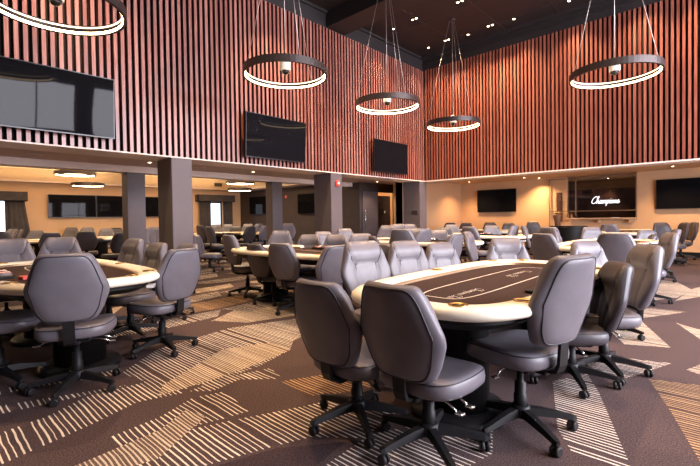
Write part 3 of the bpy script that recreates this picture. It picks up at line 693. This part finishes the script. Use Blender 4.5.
def back_mesh(n):
    mb = MB()
    us = [sin(pi/2*(-1+2*i/n)) for i in range(n+1)]; ts = [.5+.5*sin(pi/2*(-1+2*i/n)) for i in range(n+1)]
    for side in (1, -1):
        vs = [back_pt(u, t, side) for t in ts for u in us]; fs = []
        for i in range(n):
            for j in range(n):
                a = i*(n+1)+j; q = (a, a+1, a+n+2, a+n+1); fs.append(q[::-1] if side > 0 else q)
        mb.add(vs, fs, True)
    return mb
def piping_mesh():
    pts = []
    for k in range(64):
        th = 2*pi*k/64; e = 2/9.0
        u = .86*math.copysign(abs(cos(th))**e, cos(th)); t = .5+.465*math.copysign(abs(sin(th))**e, sin(th))
        x, y, z = back_pt(u, t, -1); pts.append((x, y-.001, z))
    return MB().tube(pts, .0042, 5, closed=True)
def seat_mesh(n=24):
    mb = MB(); W_, D_ = .25, .235
    def ring(k, z, sh=0):
        rg = []
        for i in range(48):
            th = 2*pi*i/48; e = 2/3.6; c, s_ = cos(th), sin(th)
            x = W_*k*math.copysign(abs(c)**e, c); y = D_*k*math.copysign(abs(s_)**e, s_)
            x *= 1-.10*max(0, -y/D_)
            zz = z - .022*max(0, (y/D_))**4 + .012*(abs(x)/W_)**3*(1 if z > .44 else 0)
            rg.append((x, y+.02, zz))
        return rg
    rs = [ring(.80, .385), ring(.93, .388), ring(.99, .405), ring(1.0, .430), ring(.985, .452), ring(.95, .466), ring(.87, .474), ring(.72, .474), ring(.5, .471), ring(.25, .469), ring(.03, .468)]
    return mb.loft(rs, smooth=True)
def make_chair(full=True, skin='leather'):
    t = thing('swivel_chair', 'x', 'chair')
    MBs = back_mesh(34 if full else 16)
    bk = MBs.build('backrest', M[skin], t)
    if full: piping_mesh().build('piping', M['piping'], bk)
    sm = MB()
    def fr(u, t): x, y, z = back_pt(u, t, 1); return (x, y+.0022, z)
    r_ = .0050 if full else .008
    sm.tube([fr(-.93+1.86*k/24, .62+.03*min(abs(-.93+1.86*k/24), .55)**2+max(0, abs(-.93+1.86*k/24)-.55)*.72) for k in range(25)], r_, 4)
    for sg in (-1, 1): sm.tube([fr(sg*(.40+.10*(t-.3)**2*4), t) for t in [.04+.58*k/12 for k in range(13)]], r_, 4)
    sm.build('seam', M['seam'], bk)
    st = seat_mesh().build('seat', M[skin], t)
    if full:
        pts = []
        for i in range(48):
            th = 2*pi*i/48; e = 2/3.6; c, s_ = cos(th), sin(th); x = .2435*math.copysign(abs(c)**e, c); y = .2285*math.copysign(abs(s_)**e, s_)
            x *= 1-.10*max(0, -y/.235); pts.append((x, y+.02, .4605-.022*max(0, (y/.235))**4+.010*(abs(x)/.25)**3))
        MB().tube(pts, .0035, 4, closed=True).build('seat_piping', M['piping'], st)
    mb = MB().loft([[(sx*.034, y+dy, z+dz) for sx, dy, dz in ((-1, -.008, -.006), (1, -.008, -.006), (1, .008, .006), (-1, .008, .006))] for y, z in ((-.05, .375), (-.20, .368), (-.235, .380), (-.252, .42), (-.258, .50), (-.262, .56))])
    mb.build('back_bracket', M['black_plastic'], t)
    MB().bev(-.10, -.12, .340, .10, .10, .384, .008).bev(-.05, -.19, .345, .05, -.12, .375, .006).build('tilt_mechanism', M['black_plastic'], t)
    gl_ = MB().lathe([(.036, .085), (.036, .20), (.031, .205), (.031, .27), (.018, .275), (.018, .345)], n=16).build('gas_lift', M['black_plastic'], t)
    if full:
        for sx, y0 in ((1, .02), (1, -.08), (-1, .0)):
            mb = MB().tube([(sx*.09, y0, .355), (sx*.16, y0, .350), (sx*.215, y0-.02, .335)], .005, 6)
            lv = mb.build('lever', M['chrome'], t)
            MB().bev(sx*.235-.022, y0-.035, .322, sx*.235+.022, y0-.005, .334, .004).build('paddle', M['chrome'], lv)
    hub = MB().lathe([(.045, .075), (.052, .09), (.052, .135), (.040, .142)], n=16)
    if full: hub.build('hub', M['black_plastic'], t)
    else:
        pass
    for k in range(5):
        a = radians(90+72*k+18); ca, sa = cos(a), sin(a)
        def P(r, w, z): return (ca*r-sa*w, sa*r+ca*w, z)
        def sec(r, w, z0, z1): return [P(r, -w, z0), P(r, w, z0), P(r, w*.7, z1), P(r, -w*.7, z1)]
        leg = MB() if full else hub
        leg.loft([sec(.04, .028, .085, .130), sec(.12, .024, .080, .122), sec(.22, .020, .070, .102), sec(.285, .019, .062, .088), sec(.305, .012, .064, .082)], smooth=False)
        if full: lo = leg.build('leg', M['black_plastic'], t)
        cs = MB() if full else hub
        ry = a + random.uniform(-1, 1) if full else a+.6
        for s_ in (-1, 1):
            cx, cy = ca*.285, sa*.285
            ax = Vector((cos(ry), sin(ry), 0)); cc = Vector((cx, cy, .027))
            T = Matrix.Translation(cc+ax*s_*.006) @ Matrix.Rotation(ry, 4, 'Z') @ Matrix.Rotation(pi/2*s_, 4, 'Y')
            cs.lathe([(.027, 0), (.027, .013), (.020, .018)], n=14, T=T)
        cs.lathe([(.009, .045), (.009, .066)], (ca*.285, sa*.285, 0), 8)
        if full: cs.build('caster', M['rubber'], lo)
    if not full: hub.build('star_base', M['black_plastic'], t)
    return t
CH = [
 (-1.65,1.81,1,-0.089,1,'chairs around the front table',
  'slate swivel chair seen from behind at the near left corner of the front table'),
 (-1.18,1.85,0,-0.064,1,'chairs around the front table',
  'nearest slate swivel chair, seen from behind at the rounded near end of the front table'),
 (-0.90,2.37,74,0.044,1,'chairs around the front table',
  'slate swivel chair at lower right, its grey hexagonal back facing the bare patterned carpet'),
 (-0.88,3.28,121,-0.103,3,'chairs around the front table',
  'swivel chair seen edge-on, dark and narrow, just behind the lower right chair'),
 (-0.75,3.67,123,0.004,1,'chairs around the front table',
  'reclined swivel chair seen from the side, right of the narrow edge-on chair'),
 (-1.97,2.50,-103,0.047,1,'chairs around the front table',
  'pale grey swivel chair facing the front table, nearest of three in its left row'),
 (-2.04,3.18,-107,0.011,1,'chairs around the front table',
  'pale grey swivel chair facing the front table, middle of the three in its left row'),
 (-2.06,3.84,-109,-0.044,1,'chairs around the front table',
  'pale grey swivel chair facing the front table, furthest of the three in its left row'),
 (-1.63,4.26,-135,-0.003,1,'chairs around the front table',
  'pinkish grey swivel chair facing the camera at the far end of the front table'),
 (-0.94,4.85,-122,-0.046,1,'chairs around the front table',
  'brown-lit swivel chair with a curved headrest seam behind the lower right chair'),
 (-3.51,0.83,67,0.035,1,'chairs around the left table',
  'blue-grey swivel chair seen squarely from behind at the near end of the left table'),
 (-3.94,1.62,105,-0.011,1,'chairs around the left table',
  'blue-grey swivel chair at the right corner of the left table, seat pointing left'),
 (-4.09,0.46,-19,0.055,1,'chairs around the left table',
  'swivel chair cut off by the left picture edge, only its seat and base showing'),
 (-5.83,0.73,-107,0.055,1,'chairs around the left table',
  'pinkish grey chair facing us at the left table, nearest the picture edge'),
 (-6.02,1.22,-115,0.046,1,'chairs around the left table',
  'pinkish grey chair facing us, directly behind the squarely seen blue-grey chair'),
 (-5.20,1.55,-172,0.028,1,'chairs around the left table',
  'brownish grey chair angled left in front of the free-standing slim dark column'),
 (-4.66,1.59,-177,-0.005,1,'chairs around the left table',
  'brownish grey chair angled left, in front of the nearest wide column'),
 (-5.18,2.22,-167,-0.068,1,'chairs around the left table',
  'grey chair mostly hidden behind the corner chair of the left table, by the nearest column'),
 (-5.73,3.72,-5,0.003,1,'chairs around the second table',
  'grey chair at the left end of the second table, its whole base showing'),
 (-4.91,3.62,1,-0.105,3,'chairs around the second table',
  'dark shadowed chair between two grey chairs on the near side of the second table'),
 (-4.19,3.45,13,-0.059,1,'chairs around the second table',
  'grey rounded chair seen from behind on the near side of the second table'),
 (-3.64,3.38,83,-0.068,1,'chairs around the second table',
  'blue-grey chair at the right end of the second table, half hidden by a pale chair'),
 (-6.25,4.74,-135,0.010,0,'chairs around the second table',
  'pale chair facing us at the far left of the second table, tallest in its row'),
 (-5.15,4.40,-152,-0.036,1,'chairs around the second table',
  'pale chair facing us behind the second table, below the gap left of the alarm column'),
 (-5.35,5.22,-107,-0.012,0,'chairs around the third table',
  'slim pale chair turned sideways in front of the column with the red alarm'),
 (-4.56,4.42,-157,-0.027,1,'chairs around the second table',
  'tan chair facing us behind the right half of the second table'),
 (-5.68,6.14,-107,0.015,0,'chairs around the third table',
  'pale leaning chair at the left end of the third table, right of the alarm column'),
 (-4.18,4.75,-135,-0.017,1,'chairs around the second table',
  'tan-headed chair behind the nearest pale chair of the front table'),
 (-3.51,4.69,-42,-0.018,3,'chairs around the third table',
  'dark slim chair seen edge-on just left of the third table rail'),
 (-3.12,4.38,-17,-0.094,1,'chairs around the third table',
  'blue-grey chair mostly hidden behind the middle pale chair of the front table'),
 (-4.01,5.73,13,0.042,1,'chairs around the third table',
  'mauve chair seen from behind on the near side of the third table'),
 (-5.79,7.37,-152,0.045,0,'chairs around the third table',
  'grey chair facing us below the brown open doorway'),
 (-5.85,7.99,-137,0.063,0,'chairs around the fourth table',
  'pale chair top just right of the doorway chair'),
 (-6.11,8.83,-137,0.050,0,'chairs around the fourth table',
  'pale chair top in front of the dark corner column'),
 (-5.16,7.54,-152,-0.025,0,'chairs around the third table',
  'grey-brown chair facing us behind the third table, beside the dark corner column'),
 (-4.58,6.67,83,0.014,0,'chairs around the third table',
  'dark slanted chair at the right of the dark corner column'),
 (-4.44,7.39,-152,-0.048,0,'chairs around the third table',
  'tan chair facing us behind the right end of the third table'),
 (-4.92,8.57,-137,-0.036,2,'chairs around the third table',
  'dark chair top peeking over the tan chair of the third table'),
 (-5.49,9.96,-137,0.013,0,'chairs around the fourth table',
  'beige chair facing us at the left end of the fourth table'),
 (-6.71,11.74,-167,0.021,2,'chairs along the far corner',
  'dark chair top by the far corner of the beige wall'),
 (-6.33,12.09,-167,0.013,2,'chairs along the far corner',
  'dark chair top below the left edge of the far small television'),
 (-3.31,5.50,90,-0.018,1,'chairs around the third table',
  'blue-grey chair with tall rounded back at the right end of the third table'),
 (-2.89,6.28,-77,-0.014,1,'chairs around the third table',
  'brownish chair seen nearly edge-on, right of the tall blue-grey chair'),
 (-3.94,8.16,-12,0.021,0,'chairs around the fourth table',
  'dark grey chair with pale rim and visible seat before the fourth table'),
 (-4.26,9.74,-137,-0.007,0,'chairs around the fourth table',
  'pale seamed chair facing us at the far side of the fourth table'),
 (-5.61,12.46,-152,0.021,2,'chairs along the far corner',
  'dark chair top directly behind the pale seamed chair under the far television'),
 (-5.13,12.77,-152,-0.005,2,'chairs along the far corner',
  'dark chair top under the right edge of the far television'),
 (-3.80,8.94,90,0.018,0,'chairs around the fourth table',
  'light blue chair at the right end of the fourth table'),
 (-3.05,9.17,-72,0.015,0,'chairs around the fourth table',
  'slim pale chair turned sideways between two tables, right of the light blue chair'),
 (-4.48,13.23,-137,0.036,2,'chairs along the far corner',
  'dark chair facing us against the beige back wall'),
 (-1.91,6.45,-19,-0.021,1,'chairs around the table behind the front one',
  'dark grey chair seen from behind, just past the far end of the front table'),
 (-2.53,8.62,-17,0.009,0,'chairs around the table behind the front one',
  'grey chair top behind the dark chair beyond the front table'),
 (-2.08,7.99,-77,0.018,0,'chairs around the table behind the front one',
  'pale leaning chair beside the white rail left of the black curved counter'),
 (-1.98,9.40,-137,-0.025,0,'chairs around the table behind the front one',
  'whitish chair with a horizontal seam facing us in front of the black curved counter'),
 (-2.35,12.31,3,-0.014,0,'chairs near the cashier counter',
  'dark blue chair with pale rim in front of the cashier counter'),
 (-1.08,6.04,5,0.014,1,'chairs around the table behind the front one',
  'large dark grey chair seen squarely from behind, right of the brown-lit chair'),
 (-1.93,14.51,-137,0.004,0,'chairs near the cashier counter',
  'brown chair facing us below the right jamb of the cashier opening'),
 (-1.13,12.25,-137,0.013,2,'chairs near the cashier counter',
  'dark navy chair with shiny top facing us below the large right television'),
 (-1.14,10.05,-137,-0.099,0,'chairs near the cashier counter',
  'mauve chair facing us in front of the navy chair'),
 (-1.33,8.51,103,-0.120,3,'chairs around the table behind the front one',
  'very dark thin chair edge beside the mauve chair'),
 (-0.92,6.89,118,-0.025,1,'chairs around the table behind the front one',
  'dark chair with bright rim at the right, overlapping the reclined side-on chair'),
 (-1.07,9.13,108,-0.044,0,'chairs around the table behind the front one',
  'swivel chair hidden behind the bright-rimmed chair, casters showing on the floor'),
 (-1.19,12.79,118,0.003,2,'chairs at the far right wall',
  'dark chair with tilted back at the far right, left one of a pair'),
 (-1.06,13.74,118,-0.014,2,'chairs at the far right wall',
  'dark chair with tilted back at the far right, right one of the pair'),
 (-14.45,1.62,168,0.068,0,'chairs in the back room',
  'leaning pale-edged chair by the left curtain, nearest the window'),
 (-14.87,1.78,168,0.060,0,'chairs in the back room',
  'leaning pale-edged chair by the left curtain, middle of three'),
 (-15.25,1.97,168,0.036,0,'chairs in the back room',
  'leaning pale-edged chair by the left curtain, furthest right of three'),
 (-12.74,1.57,73,0.036,2,'chairs in the back room',
  'dark chair at the left picture edge below the left curtain'),
 (-13.86,2.30,-122,0.012,0,'chairs in the back room',
  'brown chair facing us left of the wide wall television'),
 (-11.76,2.31,81,-0.002,2,'chairs in the back room',
  'dark navy chair seen from behind below the left end of the wall television'),
 (-11.63,3.00,76,0.012,2,'chairs in the back room',
  'dark navy chair seen squarely from behind at the back room table, seat showing'),
 (-14.93,3.35,-127,0.060,0,'chairs in the back room',
  'brown chair facing us under the first wall television'),
 (-14.00,3.54,-127,0.060,0,'chairs in the back room',
  'brown chair facing us behind the squarely seen navy chair'),
 (-13.69,3.96,-127,0.020,0,'chairs in the back room',
  'brown chair facing us under the second wall television'),
 (-14.52,4.59,-107,0.015,2,'chairs in the back room',
  'dark chair top behind the brown chair beside the slim dark column'),
 (-10.47,3.28,101,-0.022,2,'chairs in the back room',
  'dark blue chair with seat pointing left beside the slim dark column'),
 (-11.29,4.44,-117,0.065,0,'chairs in the back room',
  'brown chair seen in the gap between the slim column and the nearest wide column'),
 (-11.16,6.01,3,0.078,2,'chairs in the far back room',
  'dark chair with back to us at far left of the far back room table'),
 (-10.58,5.98,-2,0.053,2,'chairs in the far back room',
  'dark slanted chair beside the far back room table, under the bright window'),
 (-9.11,4.89,-47,-0.120,0,'chairs in the far back room',
  'bluish chair seen edge-on against the right side of the nearest column'),
 (-13.76,7.58,-132,0.062,0,'chairs in the far back room',
  'pink-lit chair facing us below the bright far window'),
 (-13.23,7.82,-122,0.065,0,'chairs in the far back room',
  'dark brown chair with pale left rim right of the bright far window'),
 (-12.36,7.52,-137,0.012,2,'chairs in the far back room',
  'dark low chair top below the beige strip of wall'),
 (-12.75,8.25,-137,0.065,0,'chairs in the far back room',
  'pink-lit chair below the dark wall television, behind the blue chair'),
 (-10.83,6.93,98,0.021,2,'chairs in the far back room',
  'dark blue chair seen from behind, right end of the far back room table'),
 (-12.08,8.06,103,0.072,0,'chairs in the far back room',
  'black chair with pale rim left of the second slim column'),
 (-11.00,7.57,103,0.029,0,'chairs in the far back room',
  'dark blue chair against the second slim column'),
 (-9.79,7.73,-137,0.090,0,'chairs in the far back room',
  'pink-lit chair facing us just right of the second slim column'),
]
SRC = {1: make_chair(True), 0: make_chair(False), 3: make_chair(True, 'leather_shaded'), 2: make_chair(False, 'leather_shaded')}; used = {}
UPPER = ('backrest', 'seat', 'back_bracket', 'tilt_mechanism', 'lever')
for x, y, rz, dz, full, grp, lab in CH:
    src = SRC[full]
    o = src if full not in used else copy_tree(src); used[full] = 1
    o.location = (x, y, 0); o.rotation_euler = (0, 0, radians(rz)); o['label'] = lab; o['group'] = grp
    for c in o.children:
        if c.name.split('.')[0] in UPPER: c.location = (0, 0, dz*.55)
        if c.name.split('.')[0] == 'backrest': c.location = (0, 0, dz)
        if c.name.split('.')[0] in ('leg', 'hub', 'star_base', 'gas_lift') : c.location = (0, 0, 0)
